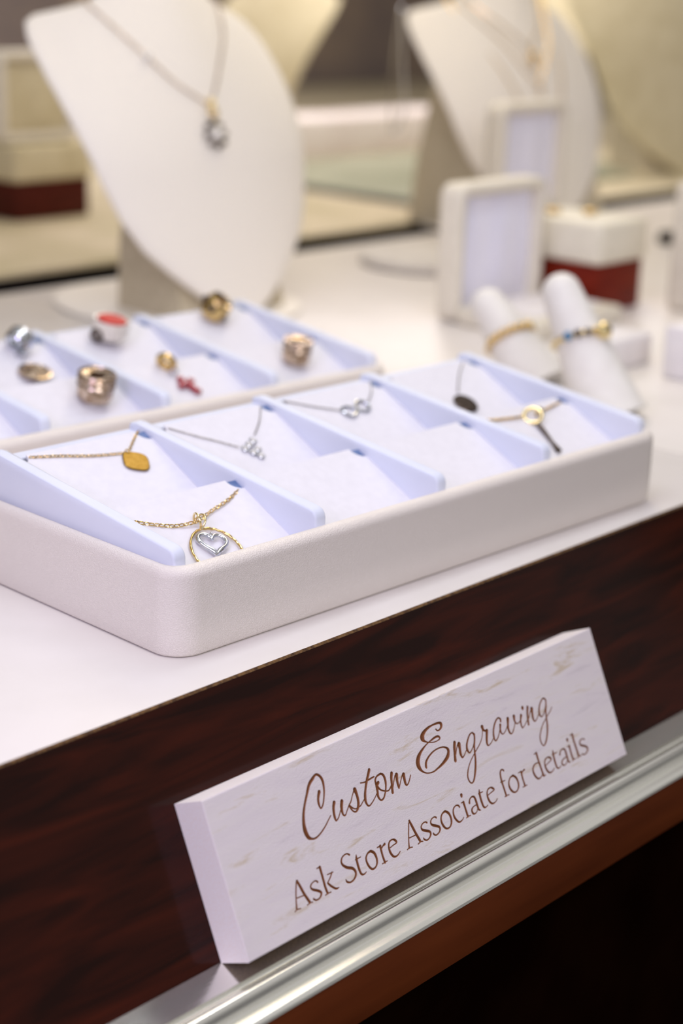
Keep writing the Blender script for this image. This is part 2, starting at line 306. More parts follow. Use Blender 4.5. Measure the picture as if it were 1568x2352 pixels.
# ---------------------------------------------------------------- engraved sign
STROKES = [[2127,591,54,2075,669,43,2055,745,40,2069,821,23,2131,783,26,2192,685,28,2235,580,34,2253,466,43,2228,386,40,2163,335,32,2072,373,48,1976,433,48,1878,554,41,1791,666,38,1719,783,45,1671,908,54,1655,1020,68,1678,1122,58,1740,1170,29,1817,1184,26,1929,1153,23,2054,1090,22,2147,1027,19,2212,984,17],
[2352,829,52,2312,893,47,2287,981,44,2281,1050,40,2293,1088,23,2351,1063,20,2404,1009,18,2460,945,18],
[2506,864,56,2473,925,54,2453,1002,44,2462,1063,27,2500,1073,21,2555,1025,18,2623,964,21],
[2623,964,20,2683,924,21,2737,858,18,2803,795,24],
[2822,790,65,2832,866,50,2828,950,48,2809,1016,48,2767,1075,38,2713,1099,23,2660,1062,24,2626,978,38],
[2628,972,31,2675,1025,22,2739,1059,18,2838,1050,18,2906,1013,17,2962,983,17],
[3222,611,47,3172,674,47,3100,761,44,3027,871,42,2982,966,49,2970,1047,40,3006,1108,23,3086,1087,19,3179,1033,17,3231,995,18],
[2971,736,16,3069,753,21,3178,744,24,3278,738,22],
[3429,741,30,3345,750,27,3286,792,32,3276,869,43,3263,963,43,3246,1043,41,3280,1110,24,3346,1102,28,3410,1037,29,3459,955,33,3484,864,43,3475,781,39,3429,741,28],
[3329,849,48,3287,885,46,3321,952,29,3390,1000,21,3476,1029,19,3540,1007,23,3590,962,22],
[3656,809,53,3621,873,47,3595,963,44,3562,1083,47],
[3600,1015,20,3654,933,19,3710,865,22],
[3747,864,61,3725,944,47,3718,1017,43,3720,1067,24,3762,1019,19,3819,951,19,3867,904,22],
[3894,907,58,3884,972,51,3880,1046,43,3901,1081,22,3962,1048,22,4035,966,19],
[4866,483,29,4888,510,20,4935,513,25,4992,485,42,5009,440,55,4981,410,36,4903,398,32,4808,396,27,4707,406,37,4614,432,50,4542,473,72,4515,519,85,4535,566,41,4592,607,20,4674,638,16,4761,656,16,4845,655,17,4894,638,29,4880,606,33,4831,591,32,4760,596,31,4686,610,24,4581,631,19,4485,664,30,4382,713,47,4310,771,70,4267,839,79,4263,910,70,4303,986,34,4374,1041,21,4457,1068,19,4549,1076,22,4652,1060,28,4759,1035,39,4856,1003,51,4946,958,63,4989,908,55,5001,866,52,4977,826,35,4910,789,23,4819,775,21,4722,776,22,4617,797,25,4517,838,31,4447,888,40,4418,947,45,4419,968,32],
[5189,805,56,5154,877,57,5128,952,49,5092,1070,57],
[5144,985,20,5189,916,20,5240,859,24],
[5279,857,68,5267,932,52,5252,1011,49,5266,1075,29,5322,1061,19,5375,1022,16,5418,990,16],
[5680,857,31,5673,808,35,5635,780,22,5567,803,27,5496,865,32,5444,933,39,5427,1002,44,5459,1059,23,5518,1040,20,5581,995,19,5636,937,25],
[5688,823,35,5657,907,37,5614,987,37,5583,1080,37,5554,1182,40,5510,1290,44,5448,1400,41,5379,1489,33,5315,1519,20,5269,1480,28,5260,1403,29,5293,1330,28,5358,1250,22,5449,1176,18,5538,1121,18,5635,1068,18,5752,1002,18,5834,934,17,5880,864,18,5903,814,21],
[5917,767,62,5928,822,42,5972,855,28],
[6000,859,59,5968,929,51,5934,1003,48,5920,1065,39,5953,1090,18,6021,1069,17,6093,1025,16],
[6386,818,36,6395,782,34,6351,748,24,6279,775,30,6205,838,33,6151,917,35,6122,1002,41,6130,1067,25,6185,1060,22,6255,1006,20,6319,931,21],
[6354,870,46,6326,933,36,6322,989,34,6351,1025,18,6418,1009,18,6484,963,17,6538,913,18],
[6575,833,61,6546,905,47,6520,984,45,6526,1053,38,6565,1084,20,6624,1054,22,6682,995,18,6711,956,19],
[6739,840,59,6725,903,42,6739,955,28,6782,976,17,6834,965,17,6876,940,16],
[6919,880,52,6880,941,36,6858,1011,37,6861,1070,26,6899,1072,17,6970,1036,16,7045,991,14],
[7006,771,57,7003,784,48],
[7135,800,50,7094,880,45,7064,968,43,7040,1068,43],
[7091,976,19,7144,914,18,7191,870,21],
[7225,856,66,7209,925,49,7193,1008,46,7211,1069,24,7274,1052,18,7344,1005,17,7396,962,18],
[7633,846,32,7628,806,32,7586,778,23,7519,803,26,7440,867,30,7390,950,38,7385,1017,36,7417,1051,20,7472,1034,19,7540,976,21,7593,913,24],
[7637,838,32,7599,925,35,7555,1010,35,7523,1128,38,7484,1253,41,7427,1363,36,7347,1465,34,7261,1511,19,7218,1454,27,7224,1368,29,7274,1286,24,7374,1190,20,7484,1126,17,7591,1070,16,7675,1027,17,7737,981,15],
[1238,1622,37,1271,1730,42,1302,1843,42,1355,1982,44],
[1221,1633,23,1164,1757,23,1120,1874,23,1087,1984,31],
[1140,1843,13,1282,1856,13],
[1043,2006,11,1087,1993,15,1160,2002,10],
[1299,2005,10,1364,1997,16,1409,2003,10],
[1605,1775,30,1577,1747,19,1513,1749,19,1456,1784,26,1470,1834,32,1546,1880,37,1607,1924,38,1610,1961,35,1560,1999,22,1487,2004,23,1445,1971,29],
[1726,1596,43,1724,1698,40,1722,1799,40,1720,1901,40,1730,1990,39],
[1663,1595,10,1737,1589,18],
[1677,2004,9,1735,1998,16,1798,2001,9],
[1919,1748,23,1865,1802,22,1785,1857,19],
[1823,1746,10,1942,1751,16],
[1790,1865,32,1831,1920,33,1907,1989,30,1969,1996,11],
[2348,1636,29,2297,1602,20,2210,1614,23,2159,1665,30,2164,1724,36,2234,1790,40,2329,1837,41,2370,1899,40,2354,1956,36,2295,1998,26,2216,2009,24,2155,1980,30,2144,1947,19],
[2475,1688,18,2461,1741,40,2453,1819,42,2455,1913,41,2470,1977,35,2518,2000,22,2574,1986,12],
[2434,1745,16,2549,1742,14],
[2781,1736,36,2710,1745,26,2652,1794,31,2642,1866,36,2667,1945,37,2714,1992,29,2784,1988,26,2839,1938,34,2854,1862,40,2836,1785,43,2781,1736,36],
[2996,1737,44,2988,1828,37,2987,1911,37,2996,1991,39],
[2925,1735,10,3003,1734,21],
[2986,1792,20,3045,1755,22,3095,1740,36],
[2935,1992,9,2996,1991,16,3049,1987,9],
[3158,1833,15,3251,1818,15,3344,1804,23,3326,1764,38,3279,1733,22,3206,1742,25,3164,1798,32,3156,1878,40,3184,1953,37,3230,1988,27,3301,1984,20,3362,1953,12],
[3730,1596,35,3755,1695,43,3785,1808,43,3833,1953,45],
[3705,1624,23,3642,1762,23,3598,1874,23,3568,1970,32],
[3620,1834,12,3771,1840,12],
[3515,1982,9,3571,1973,15,3637,1984,8],
[3771,1985,9,3841,1972,15,3889,1981,8],
[4083,1749,28,4052,1727,18,3985,1733,19,3937,1770,26,3948,1817,35,4019,1858,38,4084,1892,36,4098,1935,36,4054,1979,23,3982,1996,21,3931,1967,27,3922,1942,19],
[4311,1748,29,4280,1725,19,4212,1732,19,4166,1770,27,4177,1817,35,4253,1860,38,4314,1898,38,4324,1940,36,4282,1979,23,4210,1994,21,4164,1969,27,4154,1944,19],
[4543,1724,34,4472,1736,25,4418,1782,30,4398,1857,38,4424,1937,38,4476,1985,27,4552,1982,25,4608,1931,36,4625,1855,39,4603,1776,41,4543,1724,34],
[4881,1770,31,4862,1738,26,4809,1724,20,4745,1748,25,4711,1802,31,4707,1878,38,4741,1950,35,4792,1987,25,4864,1977,17,4905,1952,11],
[4998,1736,46,5001,1803,40,5002,1876,40,5004,1965,43],
[4942,1728,10,5011,1724,18],
[4963,1981,9,5018,1973,15,5070,1977,9],
[4998,1614,53,4995,1629,47],
[5128,1786,40,5157,1740,25,5219,1717,22,5269,1740,36,5284,1800,43,5286,1890,43,5292,1954,36,5328,1977,13],
[5280,1866,16,5190,1874,19,5137,1906,34,5134,1960,36,5174,1985,21,5232,1972,16,5264,1939,15],
[5429,1671,19,5414,1722,41,5406,1798,44,5408,1888,43,5421,1954,37,5463,1976,19,5523,1961,12],
[5384,1725,13,5495,1725,13],
[5572,1823,14,5673,1804,14,5769,1786,23,5743,1748,35,5692,1724,22,5625,1737,25,5583,1790,32,5575,1866,40,5601,1943,37,5655,1978,25,5729,1970,17,5782,1943,11],
[6118,1577,31,6094,1550,22,6047,1557,28,6016,1604,36,6003,1691,39,6004,1804,38,6009,1908,38,6010,1965,39],
[5965,1726,11,6082,1732,13],
[5971,1973,9,6026,1969,15,6082,1976,9],
[6303,1722,33,6226,1731,24,6168,1780,29,6143,1851,39,6168,1934,39,6227,1982,26,6301,1979,24,6363,1925,36,6379,1850,39,6360,1775,40,6303,1722,35],
[6524,1735,44,6514,1815,37,6514,1895,36,6517,1965,39],
[6446,1726,10,6530,1722,18],
[6510,1785,18,6560,1738,20,6612,1724,32],
[6458,1974,9,6523,1973,16,6569,1973,9],
[7019,1569,44,7019,1668,41,7025,1774,40,7031,1881,40,7038,1965,44],
[6955,1566,10,7032,1561,16],
[7037,1979,17,7093,1969,10],
[7016,1734,13,6929,1720,21,6852,1753,30,6817,1811,37,6828,1895,40,6879,1965,30,6951,1971,20,7023,1931,17],
[7148,1834,13,7244,1811,15,7343,1784,22,7322,1747,36,7269,1719,20,7194,1736,26,7152,1793,31,7148,1873,40,7179,1947,36,7232,1976,24,7304,1965,18,7354,1940,11],
[7445,1658,21,7430,1712,42,7422,1798,42,7422,1898,41,7432,1957,34,7481,1976,18,7537,1959,10],
[7400,1716,11,7522,1717,11],
[7592,1776,37,7626,1734,24,7695,1712,21,7750,1738,35,7759,1800,42,7758,1883,42,7762,1956,34,7803,1972,14],
[7749,1862,15,7645,1876,21,7589,1911,30,7589,1952,32,7634,1979,18,7702,1960,17,7730,1933,13],
[7894,1724,46,7889,1794,39,7888,1877,39,7898,1958,42],
[7834,1718,10,7907,1717,16],
[7860,1976,10,7904,1966,14,7963,1967,9],
[7891,1605,50,7888,1618,47],
[8058,1568,47,8049,1667,43,8054,1799,43,8062,1945,46],
[7991,1564,11,8068,1559,17],
[8007,1969,10,8075,1961,14,8132,1966,9],
[8332,1740,25,8293,1717,18,8228,1720,22,8184,1757,33,8201,1804,35,8273,1839,34,8335,1877,38,8341,1927,36,8281,1968,22,8208,1974,20,8169,1950,25]]

def make_sign():
    Wd, Hh, T = 0.9355, 0.2336, 0.0614
    NX, NY = 1600, 400
    xs = np.linspace(0, Wd, NX); ys = np.linspace(0, Hh, NY); dx = xs[1]
    dep = np.zeros((NY, NX)); att = np.zeros((NY, NX))
    for row in STROKES:
        P = [Vector((row[i]/1e4, row[i+1]/1e4, max(row[i+2]*1.12, 18)/1e4)) for i in range(0, len(row), 3)]
        P = smooth_path(P, 5) if len(P) > 2 else [P[0].lerp(P[1], t/6) for t in range(7)]
        for a, b in zip(P, P[1:]):
            mw = max(a.z, b.z)/2+2*dx
            i0 = max(0, int((min(a.x, b.x)-mw)/dx)); i1 = min(NX, int((max(a.x, b.x)+mw)/dx)+2)
            j0 = max(0, int((min(a.y, b.y)-mw)/dx)); j1 = min(NY, int((max(a.y, b.y)+mw)/dx)+2)
            gx, gy = np.meshgrid(xs[i0:i1], ys[j0:j1]); ex, ey = b.x-a.x, b.y-a.y; l2 = ex*ex+ey*ey+1e-12
            t = np.clip(((gx-a.x)*ex+(gy-a.y)*ey)/l2, 0, 1)
            d = np.hypot(gx-a.x-t*ex, gy-a.y-t*ey); hw = (a.z+(b.z-a.z)*t)/2
            v = np.clip(hw-d, 0, None)
            dep[j0:j1, i0:i1] = np.maximum(dep[j0:j1, i0:i1], np.minimum(v*1.3, 0.0042))
            att[j0:j1, i0:i1] = np.maximum(att[j0:j1, i0:i1], np.clip((hw-d)/dx+0.6, 0, 1))
    GX, GY = np.meshgrid(xs, ys)
    edge = np.minimum(np.minimum(GX, Wd-GX), np.minimum(GY, Hh-GY))
    h = -dep-np.clip(0.002-edge, 0, None)**2/0.004
    # tooled surface: gentle unevenness of the planed wood
    h += 0.00008*np.sin(GY*160+2.2*np.sin(GX*21))*np.sin(GX*9+1)
    o = np.array([1.4345, 1.5361, -0.1007]); e2 = np.array([0, -0.4209, -0.9071]); nn = np.array([0, -0.9071, 0.4209])
    V = o+GX[..., None]*np.array([1, 0, 0])+GY[..., None]*e2+h[..., None]*nn
    V = V.reshape(-1, 3)
    idx = np.arange(NX*NY).reshape(NY, NX)
    q = np.stack([idx[:-1, :-1], idx[1:, :-1], idx[1:, 1:], idx[:-1, 1:]], -1).reshape(-1, 4)
    loop = np.concatenate([idx[0, :-1], idx[:-1, -1], idx[-1, :0:-1], idx[:0:-1, 0]])
    fv = V[loop]; x_ = GX.reshape(-1)[loop]; y_ = GY.reshape(-1)[loop]
    bv = o+x_[:, None]*np.array([1, 0, 0])+y_[:, None]*e2-T*nn
    n0 = len(V); n = len(loop); bi = np.arange(n0, n0+n)
    # duplicate the front border so the arris stays crisp
    V = np.concatenate([V, bv, fv]); fi = np.arange(n0+n, n0+2*n)
    nx = np.roll(np.arange(n), -1)
    sidef = np.stack([fi, fi[nx], bi[nx], bi], -1)
    V = V*U
    faces = q.tolist()+sidef.tolist()+[bi[::-1].tolist()]
    me = bpy.data.meshes.new('engraved_sign'); me.from_pydata(V, [], faces)
    me.materials.append(M['sign_face']); me.materials.append(M['sign_edge']); me.materials.append(M['under_shade'])
    mi = np.zeros(len(faces), dtype=np.int32); mi[len(q):] = 1; nb = (NX-1)+(NY-1); mi[len(q)+nb:len(q)+nb+NX-1] = 2; mi[-1] = 2; me.polygons.foreach_set('material_index', mi)
    sm = np.zeros(len(faces), dtype=bool); sm[:len(q)] = True; me.polygons.foreach_set('use_smooth', sm)
    a = me.attributes.new('groove', 'FLOAT', 'POINT'); vals = np.zeros(len(V), dtype=np.float32); vals[:NX*NY] = att.reshape(-1); a.data.foreach_set('value', vals)
    me.update()
    ob = bpy.data.objects.new('engraved_sign', me); C.objects.link(ob)
    tag(ob, 'whitewashed wooden sign engraved with brown script, leaning on the dark fascia above the rail', 'sign')
make_sign()

# ---------------------------------------------------------------- jewellery trays
def rrect(x0, x1, y0, y1, r, n=10):
    out = []
    for cx, cy, a0 in ((x1-r, y0+r, -90), (x1-r, y1-r, 0), (x0+r, y1-r, 90), (x0+r, y0+r, 180)):
        for i in range(n+1):
            a = math.radians(a0+90*i/n); out.append((cx+r*math.cos(a), cy+r*math.sin(a), math.cos(a), math.sin(a)))
    return out
TX0, TX1, TY0, TY1, TH, TW = 1.583, 2.850, 1.700, 2.245, 0.1430, 0.028
PX = [1.6175+0.2978*i for i in range(5)]
PX[4] = 2.8155
def make_tray(name):
    t = thing(name, ((TX0+TX1)/2, (TY0+TY1)/2, 0.0005), None, 'jewelry tray')
    # outer wall: rounded leatherette frame with padded top edge, closed by a floor
    R0 = 0.052; path = rrect(TX0, TX1, TY0, TY1, R0, 12); rb = 0.009
    prof = [(0.007, 0.001)]+[(0.001+0.006*(1-math.sin(a)), 0.007-0.006*math.cos(a)) for a in (0.3, 0.9, 1.5)]
    prof += [(0.0, 0.03), (-0.0006, 0.08), (0.0, 0.125)]
    c0 = 0.016
    prof += [(c0-c0*math.cos(a), TH-c0+c0*math.sin(a)) for a in [math.pi/2*i/6 for i in range(7)]]
    prof += [(TW-rb+rb*math.sin(a), TH-rb+rb*math.cos(a)) for a in [math.pi/2*i/5 for i in range(6)]]
    prof += [(TW, 0.02)]
    bm = bmesh.new(); rings = []
    for x, y, nx_, ny_ in path:
        rings.append([bm.verts.new((x-nx_*d*0.72, y-ny_*d, z+0.0005)) for d, z in prof])
    n = len(rings)
    for i in range(n):
        a, b = rings[i], rings[(i+1) % n]
        for k in range(len(prof)-1): bm.faces.new((a[k], b[k], b[k+1], a[k+1]))
    bm.faces.new([r_[0] for r_ in rings][::-1]); bm.faces.new([r_[-1] for r_ in rings])
    link('tray_wall', bm, M['leather'], t, angle=60)
    # five sloping dividers
    for x in PX:
        bm = bmesh.new()
        pr = [(2.2040, 0.021), (1.7300, 0.021), (1.7300, 0.152), (1.7322, 0.159), (1.7370, 0.1645), (1.7450, 0.1678), (2.1850, 0.2180), (2.1950, 0.2186), (2.2020, 0.2155), (2.2040, 0.2090)]
        extrude_x(bm, pr, x-0.0125, x+0.0125, 0.0045, 3)
        link('divider', bm, M['insert'], t, angle=50)
    # two sloping cards in each column, corners notched for the chains
    for i in range(4):
        a, b = PX[i]+0.0127, PX[i+1]-0.0127
        for yt, zt, sl, yb in ((2.160, 0.2125, 0.51, 1.930), (1.922, 0.178, 0.50, 1.731)):
            nr = 0.023; nl = 0.020 if yt > 2 else 0.006; pts = []
            pts.append((a, yb)); pts.append((b, yb))
            for k in range(7):
                th = math.radians(-90-90*k/6); pts.append((b+nr*math.cos(th)*1.0, yt+nr*math.sin(th)))
            for k in range(7):
                th = math.radians(0-90*k/6); pts.append((a+nl*math.cos(th), yt+nl*math.sin(th)))
            bm = bmesh.new(); th_ = 0.006
            top = [bm.verts.new((x, y, zt-sl*(yt-y))) for x, y in pts]; bot = [bm.verts.new((x, y, zt-sl*(yt-y)-th_)) for x, y in pts]
            bm.faces.new(top); bm.faces.new(bot[::-1])
            for k in range(len(pts)): bm.faces.new((top[k], bot[k], bot[(k+1) % len(pts)], top[(k+1) % len(pts)]))
            link('card', bm, M['card'], t, smooth=False)
            bm = bmesh.new(); ys_ = (yt-nr*1.05, yt-0.0005); extrude_x(bm, [(ys_[0], zt-0.045), (ys_[1], zt-0.045), (ys_[1], zt-0.0035), (ys_[0], zt-sl*nr*1.05-0.0035)], b-nr*1.05, b+0.0001)  # plug added to darken the notch, shade by colour
            tag(link('notch_shade', bm, M['slot'], t, smooth=False), 'slate blue plug painting the shade of the card notch')
    bm = bmesh.new()
    box(bm, (PX[0]+0.013, 2.170, 0.021), (PX[4]-0.013, 2.2035, 0.205), 0.003, 2)
    for i in range(4): box(bm, (PX[i]+0.0128, 1.9235, 0.021), (PX[i+1]-0.0128, 1.9285, 0.118))
    link('insert_back', bm, M['insert'], t, smooth=False)
    return t
tray = make_tray('jewelry_tray')
tray['label'] = 'white leatherette tray of necklaces at the front edge of the counter'; tray['group'] = 'jewelry trays'
rear = copy_tree(tray)
rear['label'] = 'white tray of charms and beads, set behind the front tray'

def cz(y, row, rear=False):
    """height of a card surface"""
    return 0.2125-0.51*(2.160-y) if row == 'b' else 0.178-0.50*(1.922-y)
def cp(x, y, row, lift=0.0, rear=False): return Vector((x, y, cz(y, row, rear)+lift))
NB = Vector((0, -0.461, 0.887)); NF = Vector((0, -0.433, 0.901))      # card normals
UB = Vector((0, 0.887, 0.461)); UF = Vector((0, 0.901, 0.433))        # up the card
XA = Vector((1, 0, 0))
GN = 'necklaces in the front tray'
def necklace(name, loc, label): return thing(name, loc, label, 'necklace', GN)

# 1: gold cushion disc, back row
n_ = necklace('pendant_necklace', cp(1.826, 2.0976, 'b'), 'gold chain necklace with a plain gold cushion-shaped tag, back left cell of front tray')
bm = bmesh.new()
chain_links(bm, [cp(1.65, 2.1512, 'b', 0.002), cp(1.7037, 2.1396, 'b', 0.003), cp(1.7633, 2.1252, 'b', 0.003), cp(1.8247, 2.1163, 'b', 0.003)], 0.0085, 0.0055, 0.0009, NB)
chain_links(bm, [cp(1.8345, 2.1184, 'b', 0.003), cp(1.8637, 2.1405, 'b', 0.003), cp(1.891, 2.1611, 'b', -0.001)], 0.0085, 0.0055, 0.0009, NB)
link('chain', bm, M['gold'], n_)
bm = bmesh.new(); c0 = cp(1.8301, 2.0936, 'b', 0.004); rot = math.radians(-28)
ex = XA*math.cos(rot)+UB*math.sin(rot); ey = (UB*math.cos(rot)-XA*math.sin(rot)).normalized()
ring = []
for k in range(40):
    th = 2*math.pi*k/40; cx = math.copysign(abs(math.cos(th))**0.62, math.cos(th))*0.0235; cy = math.copysign(abs(math.sin(th))**0.62, math.sin(th))*0.0235
    ring.append((cx, cy))
lay = [[bm.verts.new(c0+ex*a*s+ey*b*s+NB*h) for a, b in ring] for s, h in ((0.93, -0.0015), (1, -0.0006), (1, 0.0006), (0.93, 0.0015))]
for A_, B_ in zip(lay, lay[1:]):
    for k in range(40): bm.faces.new((A_[k], A_[(k+1) % 40], B_[(k+1) % 40], B_[k]))
bm.faces.new(lay[0][::-1]); bm.faces.new(lay[-1]); link('pendant', bm, M['satin_gold'], n_, smooth=False)
bm = bmesh.new(); torus(bm, cp(1.8287, 2.1158, 'b', 0.004), XA, 0.005, 0.0011, 18, 8); link('jump_ring', bm, M['gold'], n_)

# 2: triangular cluster of stones
n_ = necklace('pendant_necklace', cp(2.0748, 2.0672, 'b'), 'fine silver chain necklace with a triangular cluster of clear round stones')
bm = bmesh.new()
chain_links(bm, [cp(1.9484, 2.1496, 'b', 0.002), cp(1.9903, 2.1167, 'b', 0.003), cp(2.0202, 2.0969, 'b', 0.003), cp(2.0502, 2.073, 'b', 0.004)], 0.0068, 0.0036, 0.0007, NB)
chain_links(bm, [cp(2.1049, 2.0918, 'b', 0.004), cp(2.1457, 2.1216, 'b', 0.003), cp(2.1805, 2.1563, 'b', 0)], 0.0068, 0.0036, 0.0007, NB)
link('chain', bm, M['steel'], n_)
st = [(2.0592, 2.0678), (2.075, 2.0742), (2.0903, 2.0807), (2.0688, 2.056), (2.0835, 2.0606), (2.0779, 2.0454)]
bm = bmesh.new(); b2 = []
for x, y in st: lathe(bm, [(0.004, -0.002), (0.0072, 0.001), (0.0078, 0.003), (0.0068, 0.004), (0.0060, 0.0032)], cp(x, y, 'b', 0.002), NB, 16)
setg = link('setting', bm, M['silver'], n_)
for x, y in st:
    bm = bmesh.new(); lathe(bm, [(0, 0.001), (0.0060, 0.0032), (0.0047, 0.0054), (0.0030, 0.0062), (0, 0.0062)], cp(x, y, 'b', 0.002), NB, 8); link('stone', bm, M['clear_stone'], n_, smooth=False)

# 3: infinity
n_ = necklace('pendant_necklace', cp(2.3775, 2.0971, 'b'), 'fine silver chain necklace with a small infinity loop pendant')
bm = bmesh.new()
chain_links(bm, [cp(2.2374, 2.155, 'b', 0.002), cp(2.2948, 2.1234, 'b', 0.003), cp(2.3471, 2.0998, 'b', 0.004)], 0.0068, 0.0036, 0.0007, NB)
chain_links(bm, [cp(2.4107, 2.1006, 'b', 0.004), cp(2.4534, 2.1273, 'b', 0.003), cp(2.4861, 2.1609, 'b', 0)], 0.0068, 0.0036, 0.0007, NB)
link('chain', bm, M['steel'], n_)
bm = bmesh.new(); cc = cp(2.3785, 2.0972, 'b', 0.005); ex = (XA*0.985+UB*0.12).normalized(); ey = NB.cross(ex)
tube(bm, [cc+ex*0.036*math.cos(2*math.pi*k/48)/(1+math.sin(2*math.pi*k/48)**2)+ey*0.042*math.sin(2*math.pi*k/48)*math.cos(2*math.pi*k/48)/(1+math.sin(2*math.pi*k/48)**2)+NB*0.0016*math.sin(2*math.pi*k/48) for k in range(48)], 0.0032, 8, closed=True)
link('pendant', bm, M['silver'], n_)

# 4: dark disc partly behind the divider
n_ = necklace('pendant_necklace', cp(2.6593, 2.0674, 'b'), 'thin silver chain necklace with a dark round disc, back right cell of front tray')
bm = bmesh.new(); chain_links(bm, [cp(2.7680, 2.158, 'b', 0), cp(2.7150, 2.122, 'b', 0.003), cp(2.6640, 2.0806, 'b', 0.004)], 0.0068, 0.0036, 0.0007, NB)
link('chain', bm, M['steel'], n_)
bm = bmesh.new(); lathe(bm, [(0, -0.001), (0.026, -0.001), (0.0275, 0.0005), (0.026, 0.002), (0, 0.003)], cp(2.6540, 2.0500, 'b', 0.004), NB, 32); link('pendant', bm, M['dark_metal'], n_)

# 5: heart in a hammered gold ring, front left
n_ = necklace('pendant_necklace', cp(1.7481, 1.8087, 'f'), 'gold chain necklace with a silver open heart inside a gold hoop')
bm = bmesh.new()
chain_links(bm, [cp(1.6559, 1.8865, 'f', 0.002), cp(1.6912, 1.8684, 'f', 0.003), cp(1.7212, 1.8571, 'f', 0.004), cp(1.7569, 1.8508, 'f', 0.008)], 0.0105, 0.0068, 0.00105, NF)
chain_links(bm, [cp(1.7589, 1.8508, 'f', 0.008), cp(1.7994, 1.866, 'f', 0.005), cp(1.8478, 1.8793, 'f', 0.004), cp(1.889, 1.8983, 'f', -0.001)], 0.0105, 0.0068, 0.00105, NF)
link('chain', bm, M['gold'], n_)
tilt = math.radians(24); du = UF*math.cos(tilt)+XA*math.sin(tilt); dr = XA*math.cos(tilt)-UF*math.sin(tilt)
lead = NF*1.0
bm = bmesh.new(); torus(bm, cp(1.7555, 1.8498, 'f', 0.009), Vector((0.95, -0.30, 0.10)), 0.0135, 0.0019, 28, 10)
torus(bm, cp(1.7576, 1.8459, 'f', 0.010), Vector((0.80, -0.15, -0.45)), 0.0135, 0.0019, 28, 10); link('bail', bm, M['pale_gold'], n_)
bm = bmesh.new(); cc = cp(1.7465, 1.7892, 'f', 0.006)
tube(bm, [cc+dr*0.0445*math.cos(2*math.pi*k/80)+du*0.056*math.sin(2*math.pi*k/80)+NF*0.0005*math.sin(k*1.9) for k in range(80)], [0.0022+0.0003*math.sin(k*0.7) for k in range(80)], 10, closed=True)
link('hoop', bm, M['gold'], n_)
bm = bmesh.new(); cc = cp(1.7489, 1.8024, 'f', 0.008); hp = []
for k in range(72):
    t_ = 2*math.pi*k/72; hx = 16*math.sin(t_)**3; hy = 13*math.cos(t_)-5*math.cos(2*t_)-2*math.cos(3*t_)-math.cos(4*t_)
    hp.append(cc+dr*hx*0.00150+du*(hy+2)*0.00165)
hp = smooth_path(hp+[hp[0]], 4)[:-1]; dl = [0]
for a, b in zip(hp, hp[1:]+hp[:1]): dl.append(dl[-1]+(b-a).length)
hq = []; j = 0
for k in range(72):
    s_ = dl[-1]*(k+0.5)/72
    while dl[j+1] < s_: j += 1
    hq.append(hp[j].lerp(hp[(j+1) % len(hp)], (s_-dl[j])/(dl[j+1]-dl[j])))
hp = hq
tube(bm, hp, [0.0038+0.0004*math.sin(k*0.5)-0.0006*math.cos(2*math.pi*k/72) for k in range(72)], 10, closed=True)
torus(bm, cc+du*0.0215+NF*0.002, dr, 0.0035, 0.0010, 16, 8)
link('heart', bm, M['silver'], n_)

# 6: gold knot, front right
n_ = necklace('pendant_necklace', cp(2.6663, 1.8842, 'f'), 'gold chain necklace with gold loop pendant and dark bar, front right of tray')
bm = bmesh.new()
chain_links(bm, [cp(2.5145, 1.9112, 'f', 0.003), cp(2.5782, 1.8995, 'f', 0.004), cp(2.6388, 1.8906, 'f', 0.006)], 0.0095, 0.006, 0.0014, NF)
chain_links(bm, [cp(2.6756, 1.8890, 'f', 0.006), cp(2.7250, 1.8960, 'f', 0.005), cp(2.7820, 1.9070, 'f', 0.001)], 0.0095, 0.006, 0.0014, NF)
link('chain', bm, M['gold'], n_)
bm = bmesh.new(); torus(bm, cp(2.6596, 1.8822, 'f', 0.010), NF*0.8-XA*0.5, 0.018, 0.004, 28, 10); link('hoop', bm, M['pale_gold'], n_)
bm = bmesh.new(); sphere(bm, cp(2.6827, 1.8854, 'f', 0.014), 0.0085, 10); link('stone', bm, M['pale_gold'], n_, smooth=False)
bm = bmesh.new(); tube(bm, [cp(2.653, 1.8627, 'f', 0.008), cp(2.6483, 1.8423, 'f', 0.007), cp(2.641, 1.817, 'f', 0.006), cp(2.6336, 1.7937, 'f', 0.006)], [0.0045, 0.0042, 0.003, 0.006], 10); tag(link('bar', bm, M['dark_metal'], n_), 'dark bar')

# rear tray: bead charms
GB = 'charms in the rear tray'
def bead(name, loc, axis, r_, h, m1, label, hole=0.45, bulge=0.18, band=None):
    t = thing(name, Vector(loc)-Vector((0, 0, r_*0.9)), label, 'charm', GB)
    ax = Vector(axis).normalized(); pr = []
    for k in range(13):
        q = -1+2*k/12; pr.append((r_*(1-bulge*q*q)+(0.0016 if k in (2, 10) else 0), h*q))
    pr = [(r_*hole, -h*0.92)]+pr+[(r_*hole, h*0.92)]
    bm = bmesh.new(); lathe(bm, pr, loc, ax, 36, closed_prof=True); link('barrel', bm, m1, t, angle=50)
    return t, ax
def rp(x, y, row, lift): return cp(x, y, row, lift, True)
